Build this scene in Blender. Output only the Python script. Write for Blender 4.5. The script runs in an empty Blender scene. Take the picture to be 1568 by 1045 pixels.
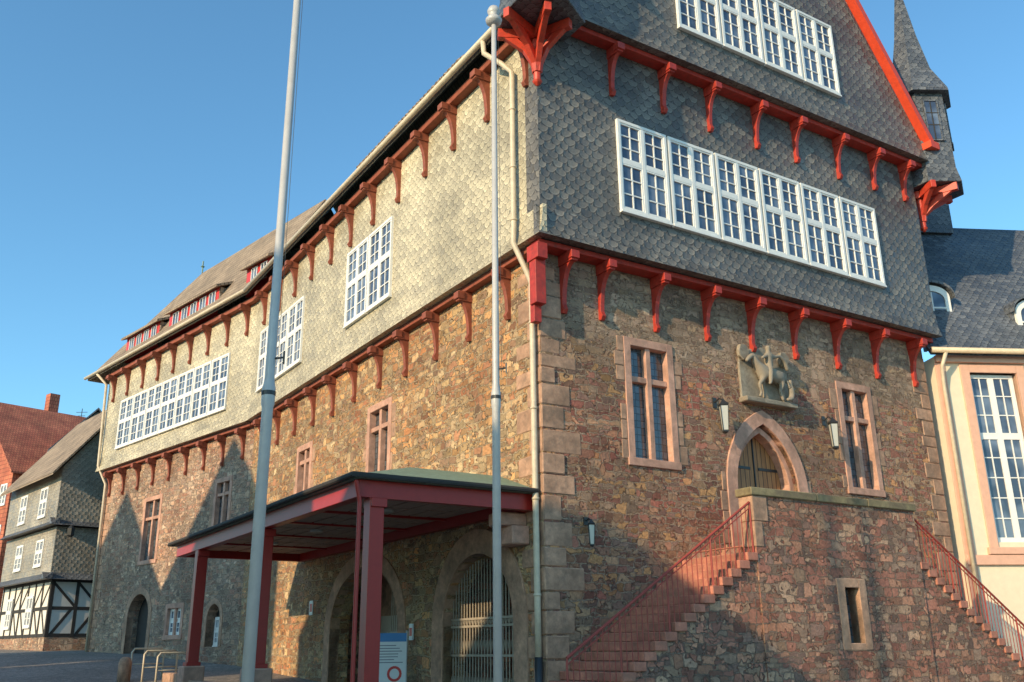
import bpy, bmesh, math, random
from mathutils import Vector, Matrix
random.seed(7)
scn=bpy.context.scene; COL=bpy.context.collection
# ---------------------------------------------------------------- frames
class Frame:
    def __init__(s,x,y,az,sgn,z=0):
        s.o=Vector((x,y,z)); s.d=Vector((math.sin(az),math.cos(az),0)); s.n=Vector((s.d.y,-s.d.x,0))*sgn
    def p(s,u,o,z): return s.o+s.d*u+s.n*o+Vector((0,0,z))
R=Frame(.64,19.99,1.0085,1); L=Frame(.64,19.99,-.5733,-1); B=Frame(-10.63,37.44,-.7814,-1)
# ---------------------------------------------------------------- nodes helper
class NT:
    def __init__(s,name):
        s.m=bpy.data.materials.new(name); s.m.use_nodes=True; s.t=s.m.node_tree; s.t.nodes.clear()
        s.out=s.t.nodes.new('ShaderNodeOutputMaterial'); s.b=s.t.nodes.new('ShaderNodeBsdfPrincipled')
        s.t.links.new(s.b.outputs[0],s.out.inputs[0])
    def n(s,ty,**k):
        x=s.t.nodes.new(ty)
        for a,v in k.items(): setattr(x,a,v)
        return x
    def l(s,a,b): s.t.links.new(a,b)
    def put(s,v,inp):
        if isinstance(v,bpy.types.NodeSocket): s.l(v,inp)
        elif isinstance(v,tuple) and len(v)==3 and inp.type=='RGBA': inp.default_value=(*v,1)
        else: inp.default_value=v
    def ma(s,op,a,b=0,c=0):
        x=s.n('ShaderNodeMath',operation=op); s.put(a,x.inputs[0]); s.put(b,x.inputs[1]); s.put(c,x.inputs[2]); return x.outputs[0]
    def mix(s,f,a,b,mode='MIX'):
        x=s.n('ShaderNodeMix',data_type='RGBA',blend_type=mode); s.put(f,x.inputs[0]); s.put(a,x.inputs[6]); s.put(b,x.inputs[7]); return x.outputs[2]
    def ramp(s,f,st,interp='LINEAR'):
        x=s.n('ShaderNodeValToRGB'); e=x.color_ramp; e.interpolation=interp
        while len(e.elements)<len(st): e.elements.new(.5)
        for i,(p,c) in enumerate(st):
            e.elements[i].position=p; e.elements[i].color=(*c,1) if isinstance(c,tuple) else (c,c,c,1)
        s.put(f,x.inputs[0]); return x.outputs[0]
    def noise(s,v,sc,det=4,ro=.6):
        x=s.n('ShaderNodeTexNoise'); s.l(v,x.inputs['Vector']); x.inputs['Scale'].default_value=sc; x.inputs['Detail'].default_value=det; x.inputs['Roughness'].default_value=ro; return x
    def map(s,v,sc,rot=0,loc=(0,0,0)):
        x=s.n('ShaderNodeMapping'); s.l(v,x.inputs[0]); x.inputs['Scale'].default_value=sc; x.inputs['Rotation'].default_value=(0,0,rot); x.inputs['Location'].default_value=loc; return x.outputs[0]
    def uv(s): return s.n('ShaderNodeUVMap',uv_map='UVMap').outputs[0]
    def pos(s): return s.n('ShaderNodeNewGeometry').outputs['Position']
    def bump(s,h,st=.5,d=.02,prev=None):
        x=s.n('ShaderNodeBump'); x.inputs['Strength'].default_value=st; x.inputs['Distance'].default_value=d; s.l(h,x.inputs['Height'])
        if prev: s.l(prev,x.inputs['Normal'])
        return x.outputs[0]
    def fin(s,col,rough=.8,nrm=None,metal=0,spec=None):
        s.put(col,s.b.inputs['Base Color']); s.put(rough,s.b.inputs['Roughness']); s.b.inputs['Metallic'].default_value=metal
        if nrm: s.l(nrm,s.b.inputs['Normal'])
        if spec is not None: s.b.inputs['Specular IOR Level'].default_value=spec
        return s.m
def m_rubble(name,cols,mortar,bw=.40,rh=.19,upper=None,amp=(.42,.26),mort_w=.022,patch=None):
    """roughly coursed rubble: strongly warped coursing, three stone sizes, per-stone colour and ragged joints"""
    t=NT(name); uv=t.uv()
    nd=t.noise(uv,1.5,3,.6); w=t.n('ShaderNodeVectorMath',operation='MULTIPLY_ADD'); t.l(nd.outputs['Color'],w.inputs[0]); w.inputs[1].default_value=(amp[0],amp[1],0); t.l(uv,w.inputs[2])
    nd2=t.noise(uv,7,4,.72); w2=t.n('ShaderNodeVectorMath',operation='MULTIPLY_ADD'); t.l(nd2.outputs['Color'],w2.inputs[0]); w2.inputs[1].default_value=(.15,.125,0); t.l(w.outputs[0],w2.inputs[2])
    mp=w2.outputs[0]
    def br(bw,rh,ms,fq,sq,off):
        k=t.n('ShaderNodeTexBrick',offset=off,offset_frequency=2,squash=sq,squash_frequency=fq); t.l(mp,k.inputs[0]); k.inputs['Scale'].default_value=1
        k.inputs['Brick Width'].default_value=bw; k.inputs['Row Height'].default_value=rh; k.inputs['Mortar Size'].default_value=ms; k.inputs['Mortar Smooth'].default_value=.6; k.inputs['Bias'].default_value=0
        k.inputs['Color1'].default_value=(0,0,0,1); k.inputs['Color2'].default_value=(1,1,1,1); k.inputs['Mortar'].default_value=(.5,.5,.5,1); return k
    ka=br(bw,rh,mort_w,3,.62,.43); kb=br(bw*.55,rh*.55,mort_w*.8,2,1.5,.37); kc=br(bw*1.15,rh*1.45,mort_w,2,.7,.5)
    sel=t.noise(uv,1.3,3,.65); sf=t.ramp(sel.outputs[0],[(.54,0.),(.56,1.)]); sg=t.ramp(sel.outputs[0],[(.42,1.),(.44,0.)])
    rnd=t.mix(sg,t.mix(sf,ka.outputs[0],kb.outputs[0]),kc.outputs[0]); mo=t.mix(sg,t.mix(sf,ka.outputs[1],kb.outputs[1]),kc.outputs[1])
    n=len(cols); base=t.ramp(rnd,[(i/n,c) for i,c in enumerate(cols)],'CONSTANT')
    r2=t.ma('FRACT',t.ma('MULTIPLY',rnd,17.3)); rr=t.ramp(r2,[(0,.55),(.25,.8),(.8,1.12),(1,1.34)]); base=t.mix(1,base,rr,'MULTIPLY')
    g=t.noise(uv,11,6,.78); base=t.mix(1,base,t.ramp(g.outputs[0],[(.28,.52),(.72,1.36)]),'MULTIPLY')
    if patch:
        pn=t.noise(uv,.55,3); base=t.mix(t.ramp(pn.outputs[0],[(.48,0.),(.62,.85)]),base,t.mix(1,base,patch,'MULTIPLY'))
    if upper:
        sp=t.n('ShaderNodeSeparateXYZ'); t.l(t.pos(),sp.inputs[0]); f=t.ma('MULTIPLY_ADD',sp.outputs[2],1.2,-8.3)
        nn=t.noise(uv,1.5,2); f=t.ma('ADD',f,t.ma('MULTIPLY',nn.outputs[0],1.2)); f=t.ma('MINIMUM',t.ma('MAXIMUM',f,0),.7)
        base=t.mix(f,base,t.mix(1,upper,rr,'MULTIPLY'))
    mn=t.noise(uv,30,2)
    mort=t.mix(1,mortar,t.ramp(mn.outputs[0],[(.2,.6),(.8,1.2)]),'MULTIPLY')
    c=t.mix(t.ramp(mo,[(.25,0.),(.8,1.)]),base,mort)
    c=t.mix(1,c,t.ramp(mo,[(0,1.),(.25,.66),(.6,.92),(1,1.)]),'MULTIPLY')
    big=t.noise(uv,.35,3); c=t.mix(1,c,t.ramp(big.outputs[0],[(.3,.72),(.7,1.22)]),'MULTIPLY')
    st=t.noise(t.map(uv,(1.6,.25,1)),1,4); c=t.mix(t.ramp(st.outputs[0],[(.55,0.),(.75,.45)]),c,(.13,.10,.08))
    h=t.ma('ADD',t.ma('MULTIPLY',t.ma('SUBTRACT',1,mo),.9),t.ma('MULTIPLY',g.outputs[0],1.1))
    h=t.ma('ADD',h,t.ma('MULTIPLY',r2,.6))
    return t.fin(c,.92,t.bump(h,1.,.04))
def m_stone(name,col,var=.3,dirt=.5):
    t=NT(name); uv=t.uv(); g=t.noise(uv,7,6,.7); b=t.noise(uv,1.3,2)
    c=t.mix(1,col,t.ramp(g.outputs[0],[(.25,1-var),(.75,1+var*.7)]),'MULTIPLY'); c=t.mix(1,c,t.ramp(b.outputs[0],[(.3,.66),(.7,1.22)]),'MULTIPLY')
    d=t.noise(uv,2.3,5,.75); c=t.mix(t.ramp(d.outputs[0],[(.48,0.),(.66,dirt)]),c,(.17,.12,.085))
    return t.fin(c,.88,t.bump(g.outputs[0],.7,.02))
def m_slate(name,c1,c2,tw=.28,th=.19,rot=.16,gap=.22):
    t=NT(name); uv=t.map(t.uv(),(1,1,1),rot)
    wob=t.noise(uv,2.2,3); sp=t.n('ShaderNodeSeparateXYZ'); t.l(uv,sp.inputs[0])
    vv=t.ma('DIVIDE',t.ma('MULTIPLY_ADD',wob.outputs[0],.16,sp.outputs[1]),th); row=t.ma('FLOOR',vv); fv=t.ma('FRACT',vv)
    uu=t.ma('ADD',t.ma('DIVIDE',t.ma('MULTIPLY_ADD',wob.outputs[0],.24,sp.outputs[0]),tw),t.ma('MULTIPLY',row,.5)); fu=t.ma('FRACT',uu)
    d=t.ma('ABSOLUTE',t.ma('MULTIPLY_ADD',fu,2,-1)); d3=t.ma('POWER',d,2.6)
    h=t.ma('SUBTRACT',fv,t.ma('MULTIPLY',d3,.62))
    low=t.ma('LESS_THAN',h,0)
    r2=t.ma('SUBTRACT',row,low); c2u=t.ma('FLOOR',t.ma('ADD',uu,t.ma('MULTIPLY',low,.5)))
    cb=t.n('ShaderNodeCombineXYZ'); t.l(c2u,cb.inputs[0]); t.l(r2,cb.inputs[1])
    wn=t.n('ShaderNodeTexWhiteNoise',noise_dimensions='2D'); t.l(cb.outputs[0],wn.inputs[0])
    c=t.mix(wn.outputs[0],c1,c2)
    edge=t.ramp(t.ma('ABSOLUTE',t.ma('ADD',h,.06)),[(0,gap),(.19,1.)]); c=t.mix(1,c,edge,'MULTIPLY')  # shadow under each scale's rounded lip, painted into the colour
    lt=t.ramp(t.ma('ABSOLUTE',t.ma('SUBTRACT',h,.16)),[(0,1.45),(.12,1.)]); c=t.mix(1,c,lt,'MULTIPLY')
    big=t.noise(uv,.4,3); c=t.mix(1,c,t.ramp(big.outputs[0],[(.3,.68),(.7,1.26)]),'MULTIPLY')
    g=t.noise(uv,22,4,.7); c=t.mix(1,c,t.ramp(g.outputs[0],[(.3,.72),(.7,1.2)]),'MULTIPLY')
    hh=t.ma('ADD',t.ma('SUBTRACT',1,t.ma('FRACT',t.ma('ADD',h,1))),t.ma('MULTIPLY',wn.outputs[0],.6))
    return t.fin(c,t.ramp(wn.outputs[0],[(0,.40),(1,.68)]),t.bump(hh,1.,.03))
def m_paint(name,col,rough=.5,var=.12,wear=None):
    t=NT(name); uv=t.pos(); g=t.noise(uv,6,5,.65); c=t.mix(1,col,t.ramp(g.outputs[0],[(.25,1-var),(.75,1+var)]),'MULTIPLY')
    if wear:
        w=t.noise(uv,11,5,.75); c=t.mix(t.ramp(w.outputs[0],[(.54,0.),(.68,.75)]),c,wear)
    return t.fin(c,rough,t.bump(g.outputs[0],.15,.01))
def m_glass(name,c1,c2):
    t=NT(name); g=t.noise(t.pos(),1.1,2); c=t.mix(t.ramp(g.outputs[0],[(.42,0.),(.6,1.)]),c1,c2); n2=t.noise(t.pos(),2.5,1)  # bluish patches in the base colour paint in sky reflection
    return t.fin(c,.06,t.bump(n2.outputs[0],.15,.05),spec=1.)
def m_leaded():
    t=NT('leaded_glass'); uv=t.uv(); k=t.n('ShaderNodeTexBrick',offset=0.); t.l(uv,k.inputs[0]); k.inputs['Scale'].default_value=1; k.inputs['Brick Width'].default_value=.13; k.inputs['Row Height'].default_value=.17; k.inputs['Mortar Size'].default_value=.008
    k.inputs['Color1'].default_value=(.04,.05,.06,1);k.inputs['Color2'].default_value=(.11,.13,.15,1);k.inputs['Mortar'].default_value=(.012,.012,.012,1)
    return t.fin(k.outputs[0],.15,t.bump(k.outputs[1],.4,.01),spec=.9)
def m_cobble():
    t=NT('cobblestone'); p=t.pos(); v=t.n('ShaderNodeTexVoronoi',feature='DISTANCE_TO_EDGE'); t.l(t.map(p,(1,1,.01)),v.inputs[0]); v.inputs['Scale'].default_value=8
    v1=t.n('ShaderNodeTexVoronoi'); t.l(t.map(p,(1,1,.01)),v1.inputs[0]); v1.inputs['Scale'].default_value=8
    sep=t.n('ShaderNodeSeparateColor'); t.l(v1.outputs['Color'],sep.inputs[0])
    c=t.ramp(sep.outputs[0],[(0,(.16,.145,.13)),(1,(.31,.27,.235))]); c=t.mix(t.ramp(v.outputs['Distance'],[(0,1.),(.08,0.)]),c,(.06,.055,.05))
    b=t.noise(p,.3,3); c=t.mix(1,c,t.ramp(b.outputs[0],[(.3,.75),(.7,1.2)]),'MULTIPLY')
    return t.fin(c,.75,t.bump(t.ma('MINIMUM',v.outputs['Distance'],.15),.8,.03))
def m_tiles(name,c1,c2,w=.2,h=.3):
    t=NT(name); uv=t.uv(); k=t.n('ShaderNodeTexBrick'); t.l(uv,k.inputs[0]); k.inputs['Scale'].default_value=1; k.inputs['Brick Width'].default_value=w; k.inputs['Row Height'].default_value=h; k.inputs['Mortar Size'].default_value=.018
    k.inputs['Color1'].default_value=(*c1,1);k.inputs['Color2'].default_value=(*c2,1);k.inputs['Mortar'].default_value=(*[x*.35 for x in c1],1)
    b=t.noise(uv,.8,4); c=t.mix(1,k.outputs[0],t.ramp(b.outputs[0],[(.3,.65),(.7,1.28)]),'MULTIPLY')
    return t.fin(c,.8,t.bump(k.outputs[1],-.6,.03))
def m_wood():
    t=NT('door_wood'); uv=t.uv(); k=t.n('ShaderNodeTexBrick',offset=0.); t.l(uv,k.inputs[0]); k.inputs['Scale'].default_value=1; k.inputs['Brick Width'].default_value=.16; k.inputs['Row Height'].default_value=20; k.inputs['Mortar Size'].default_value=.012
    k.inputs['Color1'].default_value=(.40,.18,.07,1);k.inputs['Color2'].default_value=(.48,.23,.09,1);k.inputs['Mortar'].default_value=(.06,.03,.015,1)
    g=t.noise(t.map(uv,(12,1,1)),2,5); c=t.mix(1,k.outputs[0],t.ramp(g.outputs[0],[(.3,.65),(.7,1.2)]),'MULTIPLY'); return t.fin(c,.6,t.bump(k.outputs[1],-.5,.02))
M={}
M['rubR']=m_rubble('sandstone_rubble',[(.37,.19,.12),(.46,.26,.15),(.41,.17,.115),(.51,.31,.18),(.30,.18,.13),(.54,.29,.13),(.41,.26,.17),(.34,.15,.105)],(.45,.31,.215),upper=(.38,.285,.20),patch=(1.08,.82,.82))
M['rubL']=m_rubble('ochre_sandstone_rubble',[(.48,.28,.135),(.57,.37,.18),(.46,.22,.115),(.62,.43,.235),(.37,.22,.13),(.60,.33,.14),(.50,.34,.19),(.54,.27,.12)],(.56,.41,.25),bw=.44,rh=.21,patch=(1.05,.86,.76))
M['rubB']=m_rubble('grey_sandstone_rubble',[(.44,.28,.19),(.50,.33,.22),(.42,.23,.155),(.54,.38,.26),(.36,.24,.175),(.48,.29,.18)],(.50,.37,.27),bw=.44,rh=.21,patch=(1.04,.88,.82))
M['rubS']=m_rubble('red_sandstone_blocks',[(.45,.19,.13),(.51,.25,.16),(.37,.155,.11),(.50,.31,.205),(.29,.17,.13),(.47,.205,.14),(.40,.25,.175)],(.32,.22,.16),bw=.46,rh=.20,amp=(.32,.2),mort_w=.016,patch=(.95,.88,.82))
M['dress']=m_stone('dressed_sandstone',(.49,.285,.185),.38,.6)
M['pink']=m_stone('pink_window_stone',(.60,.33,.235),.26,.35)
M['step']=m_stone('step_sandstone',(.50,.19,.125),.38)
M['cop']=m_stone('mossy_coping',(.27,.21,.11),.45,.7)
M['relief']=m_stone('relief_stone',(.34,.28,.21),.4,.6)
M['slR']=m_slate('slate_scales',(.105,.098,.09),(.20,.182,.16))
M['slL']=m_slate('sunlit_slate_scales',(.42,.36,.245),(.56,.485,.335),tw=.26,th=.17,rot=-.1,gap=.40)  # same slate as the gable, sunlight painted in as a paler, yellower base
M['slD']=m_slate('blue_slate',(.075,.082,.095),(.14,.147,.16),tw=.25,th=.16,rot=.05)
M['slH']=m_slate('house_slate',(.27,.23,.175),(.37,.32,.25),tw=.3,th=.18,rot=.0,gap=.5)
M['red']=m_paint('red_timber_paint',(.42,.035,.02),.55,.3,(.20,.045,.03))
M['brn']=m_paint('sunlit_weathered_red_timber',(.28,.07,.035),.65,.35,(.15,.06,.035))  # gable red browned to look sunlit, with weathered patches on top
M['brt']=m_paint('bright_red_bargeboard',(.72,.07,.025),.45,.15,(.5,.06,.03))
M['brt2']=m_paint('turret_bracket_red',(.55,.05,.022),.5,.25,(.25,.05,.03))
M['steel']=m_paint('canopy_red_steel',(.36,.02,.014),.4,.1)
M['rail']=m_paint('railing_red_iron',(.32,.05,.035),.55,.2)
M['white']=m_paint('white_window_paint',(.82,.79,.74),.45,.05)
M['cream']=m_paint('cream_plaster',(.78,.66,.48),.85,.06)
M['pinkp']=m_paint('pink_trim_paint',(.72,.41,.29),.8,.1)
M['grey']=m_paint('flagpole_grey_metal',(.48,.46,.44),.38,.1)
M['zinc']=m_paint('zinc_pipe',(.60,.49,.35),.5,.18)
M['dark']=m_paint('dark_void',(.012,.011,.010),.9,.1)
M['iron']=m_paint('iron_gate_paint',(.34,.28,.21),.5,.2)
M['blk']=m_paint('black_metal',(.03,.03,.03),.4,.1)
M['copper']=m_paint('green_copper',(.17,.25,.18),.6,.25,(.11,.15,.11))
M['soff']=m_paint('soffit_board',(.40,.25,.18),.7,.18)
M['glass']=m_glass('window_glass',(.045,.06,.10),(.15,.19,.26))
M['lead']=m_leaded()
M['cob']=m_cobble(); M['wood']=m_wood()
M['tile']=m_tiles('brown_roof_tiles',(.28,.20,.135),(.37,.27,.185)); M['rtile']=m_tiles('red_roof_tiles',(.44,.11,.06),(.54,.17,.085))
M['wht']=m_paint('white_infill_plaster',(.72,.67,.60),.9,.06); M['tim']=m_paint('dark_oak_timber',(.035,.03,.027),.8,.2)
M['plas']=m_paint('beige_plaster',(.45,.40,.32),.9,.08)
M['lamp']=m_paint('lantern_glass',(.50,.48,.42),.2,.05)
M['blue']=m_paint('sign_blue',(.05,.2,.45),.4,.03); M['sred']=m_paint('sign_red',(.6,.04,.03),.4,.06); M['sgn']=m_paint('sign_white',(.7,.70,.68),.4,.03); M['txt']=m_paint('sign_text_grey',(.2,.2,.22),.5,.03)
# ---------------------------------------------------------------- mesh builder
def empty(name,parent=None,loc=(0,0,0)):
    e=bpy.data.objects.new(name,None); e.empty_display_size=.5; COL.objects.link(e); e.location=loc
    if parent: e.parent=parent
    return e
class MB:
    def __init__(s): s.v=[]; s.f=[]
    def add(s,vs,fs):
        k=len(s.v); s.v+= [tuple(x) for x in vs]; s.f+=[tuple(i+k for i in f) for f in fs]
    def box(s,F,u0,u1,o0,o1,z0,z1):
        vs=[F.p(u,o,z) for z in (z0,z1) for o in (o0,o1) for u in (u0,u1)]
        s.add(vs,[(0,1,3,2),(4,6,7,5),(0,4,5,1),(2,3,7,6),(0,2,6,4),(1,5,7,3)])
    def prism(s,a,b):
        n=len(a); s.add(list(a)+list(b),[tuple(range(n)),tuple(range(2*n-1,n-1,-1))]+[(i,(i+1)%n,n+(i+1)%n,n+i) for i in range(n)])
    def proO(s,F,pts,u0,u1):
        s.prism([F.p(u0,o,z) for o,z in pts],[F.p(u1,o,z) for o,z in pts])
    def proU(s,F,pts,o0,o1):
        s.prism([F.p(u,o0,z) for u,z in pts],[F.p(u,o1,z) for u,z in pts])
    def slab(s,pts,t): s.prism(pts,[Vector(p)+Vector((0,0,-t)) for p in pts])
    def tube(s,path,r,n=10,cap=True):
        path=[Vector(p) for p in path]; rs=r if isinstance(r,(list,tuple)) else [r]*len(path); k=len(s.v); m=len(path)
        ref=None
        for i,p in enumerate(path):
            t=(path[min(i+1,m-1)]-path[max(i-1,0)]).normalized()
            if ref is None: ref=t.orthogonal().normalized()
            a=(ref-t*ref.dot(t)).normalized(); b=t.cross(a); ref=a
            for j in range(n):
                an=2*math.pi*j/n; s.v.append(tuple(p+(a*math.cos(an)+b*math.sin(an))*rs[i]))
        for i in range(m-1):
            for j in range(n): s.f.append((k+i*n+j,k+i*n+(j+1)%n,k+(i+1)*n+(j+1)%n,k+(i+1)*n+j))
        if cap: s.f.append(tuple(k+j for j in range(n))); s.f.append(tuple(k+(m-1)*n+j for j in range(n-1,-1,-1)))
    def lathe(s,c,prof,n=16,rot=0):
        c=Vector(c); k=len(s.v); m=len(prof)
        for r,z in prof:
            for j in range(n):
                a=2*math.pi*j/n+rot; s.v.append((c.x+r*math.cos(a),c.y+r*math.sin(a),c.z+z))
        for i in range(m-1):
            for j in range(n): s.f.append((k+i*n+j,k+i*n+(j+1)%n,k+(i+1)*n+(j+1)%n,k+(i+1)*n+j))
        s.f.append(tuple(k+j for j in range(n-1,-1,-1))); s.f.append(tuple(k+(m-1)*n+j for j in range(n)))
    def fill(s,F,outer,holes,o0,o1):
        cu=bpy.data.curves.new('tmp','CURVE'); cu.dimensions='2D'; cu.fill_mode='BOTH'; cu.extrude=abs(o1-o0)/2
        for pts in [outer]+holes:
            sp=cu.splines.new('POLY'); sp.points.add(len(pts)-1); sp.use_cyclic_u=True
            for i,(a,b) in enumerate(pts): sp.points[i].co=(a,b,0,1)
        ob=bpy.data.objects.new('tmp',cu); COL.objects.link(ob); dg=bpy.context.evaluated_depsgraph_get(); me=ob.evaluated_get(dg).to_mesh(); mid=(o0+o1)/2
        s.add([F.p(v.co.x,mid+v.co.z,v.co.y) for v in me.vertices],[tuple(p.vertices) for p in me.polygons])
        bpy.data.objects.remove(ob); bpy.data.curves.remove(cu)
    def fin(s,name,mat,parent=None,bevel=0,smooth=False):
        me=bpy.data.meshes.new(name); me.from_pydata(s.v,[],s.f); bm=bmesh.new(); bm.from_mesh(me)
        bmesh.ops.remove_doubles(bm,verts=bm.verts,dist=.0004)
        bmesh.ops.recalc_face_normals(bm,faces=bm.faces)
        if bevel: bmesh.ops.bevel(bm,geom=[e for e in bm.edges],offset=bevel,segments=1,affect='EDGES',clamp_overlap=True)
        ul=bm.loops.layers.uv.new('UVMap')
        for f in bm.faces:
            n=f.normal; f.smooth=smooth
            if abs(n.z)>.98: t=Vector((1,0,0)); b=Vector((0,1,0))
            else: t=Vector((-n.y,n.x,0)).normalized(); b=n.cross(t)
            for lp in f.loops: lp[ul].uv=(lp.vert.co.dot(t),lp.vert.co.dot(b))
        bm.to_mesh(me); bm.free(); me.materials.append(M[mat]); ob=bpy.data.objects.new(name,me); COL.objects.link(ob)
        if parent: ob.parent=parent
        return ob
def arch(u0,u1,z0,zs,za,n=9):
    a=(u1-u0)/2; h=za-zs; um=(u0+u1)/2; pts=[(u0,z0)]
    if h>a*1.02:
        Rr=(a*a+h*h)/(2*a); th=math.asin(min(1,h/Rr))
        left=[(u0+Rr-Rr*math.cos(th*i/n),zs+Rr*math.sin(th*i/n)) for i in range(n+1)]
    else: left=[(um-a*math.cos(math.pi/2*i/n),zs+h*math.sin(math.pi/2*i/n)) for i in range(n+1)]
    right=[(2*um-x,z) for x,z in left[:-1]][::-1]
    return pts+left+right+[(u1,z0)]
def ring(mb,F,u0,u1,z0,zs,za,w,o0,o1,n=9):
    i=arch(u0,u1,z0,zs,za,n); o=arch(u0-w,u1+w,z0,zs,za+w*1.05,n)
    for k in range(len(i)-1):
        a=[i[k],i[k+1],o[k+1],o[k]]; mb.proU(F,a,o0,o1)
def wwin(fr,gl,F,u0,u1,z0,z1,off,units,rows=(3,3),cols=1,dep=.08,tf=.54,gp=.012):
    w=(u1-u0)/units; a=.075
    for k in range(units):
        x0=u0+k*w+gp; x1=x0+w-2*gp
        fr.box(F,x0-.01,x1+.01,off-.01,off+dep+.03,z0-.06,z0-.004)
        gl.box(F,x0+.02,x1-.02,off-.02,off+.022,z0+.02,z1-.02)
        fr.box(F,x0,x0+a,off-.02,off+dep,z0,z1); fr.box(F,x1-a,x1,off-.02,off+dep,z0,z1)
        fr.box(F,x0+a,x1-a,off-.02,off+dep,z0,z0+a); fr.box(F,x0+a,x1-a,off-.02,off+dep,z1-a,z1)
        zt=z0+(z1-z0)*tf; xm=(x0+x1)/2
        fr.box(F,xm-.05,xm+.05,off-.02,off+dep-.01,z0+a,z1-a); fr.box(F,x0+a,x1-a,off-.02,off+dep-.014,zt-.055,zt+.055)
        for (xa,xb) in ((x0+a,xm-.05),(xm+.05,x1-a)):
            for (za,zb,nr) in ((z0+a,zt-.055,rows[0]),(zt+.055,z1-a,rows[1])):
                for (p,q,r,s2) in ((xa,xa+.045,za,zb),(xb-.045,xb,za,zb),(xa+.045,xb-.045,za,za+.045),(xa+.045,xb-.045,zb-.045,zb)): fr.box(F,p,q,off,off+.06,r,s2)
                for i in range(1,cols+1):
                    x=xa+(xb-xa)*i/(cols+1); fr.box(F,x-.016,x+.016,off,off+.05,za+.045,zb-.045)
                for i in range(1,nr):
                    z=za+(zb-za)*i/nr; fr.box(F,xa+.045,xb-.045,off,off+.047,z-.016,z+.016)
def bracket(mb,F,u,ow,oe,zt,zb,w=.2,bh=.3):
    u+=random.uniform(-.05,.05); zb+=random.uniform(-.05,.05); w*=random.uniform(.92,1.08)
    mb.box(F,u-w/2,u+w/2,ow-.05,oe+.04,zt-bh,zt); mb.box(F,u-w/2-.025,u+w/2+.025,oe-.12,oe+.09,zt-bh+.05,zt-.03)
    z1=zt-bh; pts=[(ow-.02,z1),(ow-.02,zb),(ow+.09,zb-.02),(ow+.15,zb+.08),(ow+.09,zb+.2)]
    for i in range(1,8):
        t=i/7; a=(ow+.09,zb+.2); c=(ow+.11,z1-.12); b=(oe-.04,z1)
        pts.append(((1-t)**2*a[0]+2*t*(1-t)*c[0]+t*t*b[0],(1-t)**2*a[1]+2*t*(1-t)*c[1]+t*t*b[1]))
    mb.proO(F,pts,u-w*.34,u+w*.34)
def swin(st,gl,F,u0,u1,z0,z1,lights=2,tr=.66,fw=.2,dark=None):
    st.box(F,u0,u0+fw,-.3,.03,z0,z1); st.box(F,u1-fw,u1,-.3,.03,z0,z1)
    st.box(F,u0+fw,u1-fw,-.3,.03,z1-fw,z1); st.box(F,u0-.03,u1+.03,-.3,.05,z0-.14,z0+.05)
    for k in range(1,lights):
        u=u0+fw+(u1-u0-2*fw)*k/lights; st.box(F,u-.075,u+.075,-.25,-.02,z0+.05,z1-fw)
    if tr:
        zt=z0+(z1-z0)*tr; st.box(F,u0+fw,u1-fw,-.25,-.035,zt-.07,zt+.07)
    gl.box(F,u0+fw-.02,u1-fw+.02,-.27,-.18,z0,z1-fw+.02)
# ================================================================ TOWN HALL
TH=empty('town_hall',loc=(0,0,0))
h=[[(2.4,4.1),(3.95,4.1),(3.95,7.1),(2.4,7.1)],[(10.0,4.0),(11.5,4.0),(11.5,7.05),(10.0,7.05)],arch(5.8,8.0,1.9,3.75,5.43)]
mb=MB(); mb.fill(R,[(0,-2.2),(14.3,-2.2),(14.3,8.9),(0,8.9)],h,-.6,0); mb.fin('gable_stone_wall','rubR',TH)
hL=[[(7.7,4.85),(9.4,4.85),(9.4,7.05),(7.7,7.05)],[(14.0,5.15),(15.5,5.15),(15.5,6.9),(14.0,6.9)],arch(1.2,4.4,-1.9,.5,2.1),arch(6.9,11.6,-1.9,.6,2.25)]
mb=MB(); mb.fill(L,[(.003,-2.2),(20.8,-2.2),(20.8,8.9),(.003,8.9)],hL,-.6,0); mb.fin('long_stone_wall','rubL',TH)
hB=[[(8.0,3.95),(9.9,3.95),(9.9,6.95),(8.0,6.95)],[(1.5,4.9),(3.0,4.9),(3.0,6.95),(1.5,6.95)],arch(8.2,10.4,-1.2,1.5,2.5),[(4.8,.6),(6.5,.6),(6.5,1.95),(4.8,1.95)],arch(1.6,2.7,.15,1.2,1.8)]
mb=MB(); mb.fill(B,[(0,-2.2),(14.7,-2.2),(14.7,8.9),(0,8.9)],hB,-.6,0); mb.box(B,14.2,14.698,-6,-.6,-2.2,8.9); mb.fin('far_stone_wall','rubB',TH)
st=MB(); gl=MB()
swin(st,gl,R,2.4,3.95,4.1,7.1); swin(st,gl,R,10.0,11.5,4.0,7.05)
swin(st,gl,L,7.7,9.4,4.85,7.05); swin(st,gl,L,14.0,15.5,5.15,6.9)
swin(st,gl,B,8.0,9.9,3.95,6.95); swin(st,gl,B,1.5,3.0,4.9,6.95)
swin(st,gl,B,4.8,6.5,.6,1.95,2,0); 
st.fin('stone_window_frames','pink',TH,.012); gl.fin('leaded_windows','lead',TH)
st=MB(); random.seed(11)
for F,u0,u1,z0,z1 in ((R,2.4,3.95,4.1,7.1),(R,10.0,11.5,4.0,7.05),(L,7.7,9.4,4.85,7.05),(L,14.0,15.5,5.15,6.9),(B,8.0,9.9,3.95,6.95),(B,1.5,3.0,4.9,6.95)):
    z=z0
    while z<z1-.3:
        hh=random.uniform(.35,.6)
        for sg in (0,1):
            w=random.uniform(.04,.3)
            if w>.12:
                a,c=(u0-w,u0-.004) if sg==0 else (u1+.004,u1+w)
                st.box(F,a,c,-.2,.015,z+.01,min(z+hh,z1)-.01)
        z+=hh
z=1.9
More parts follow.
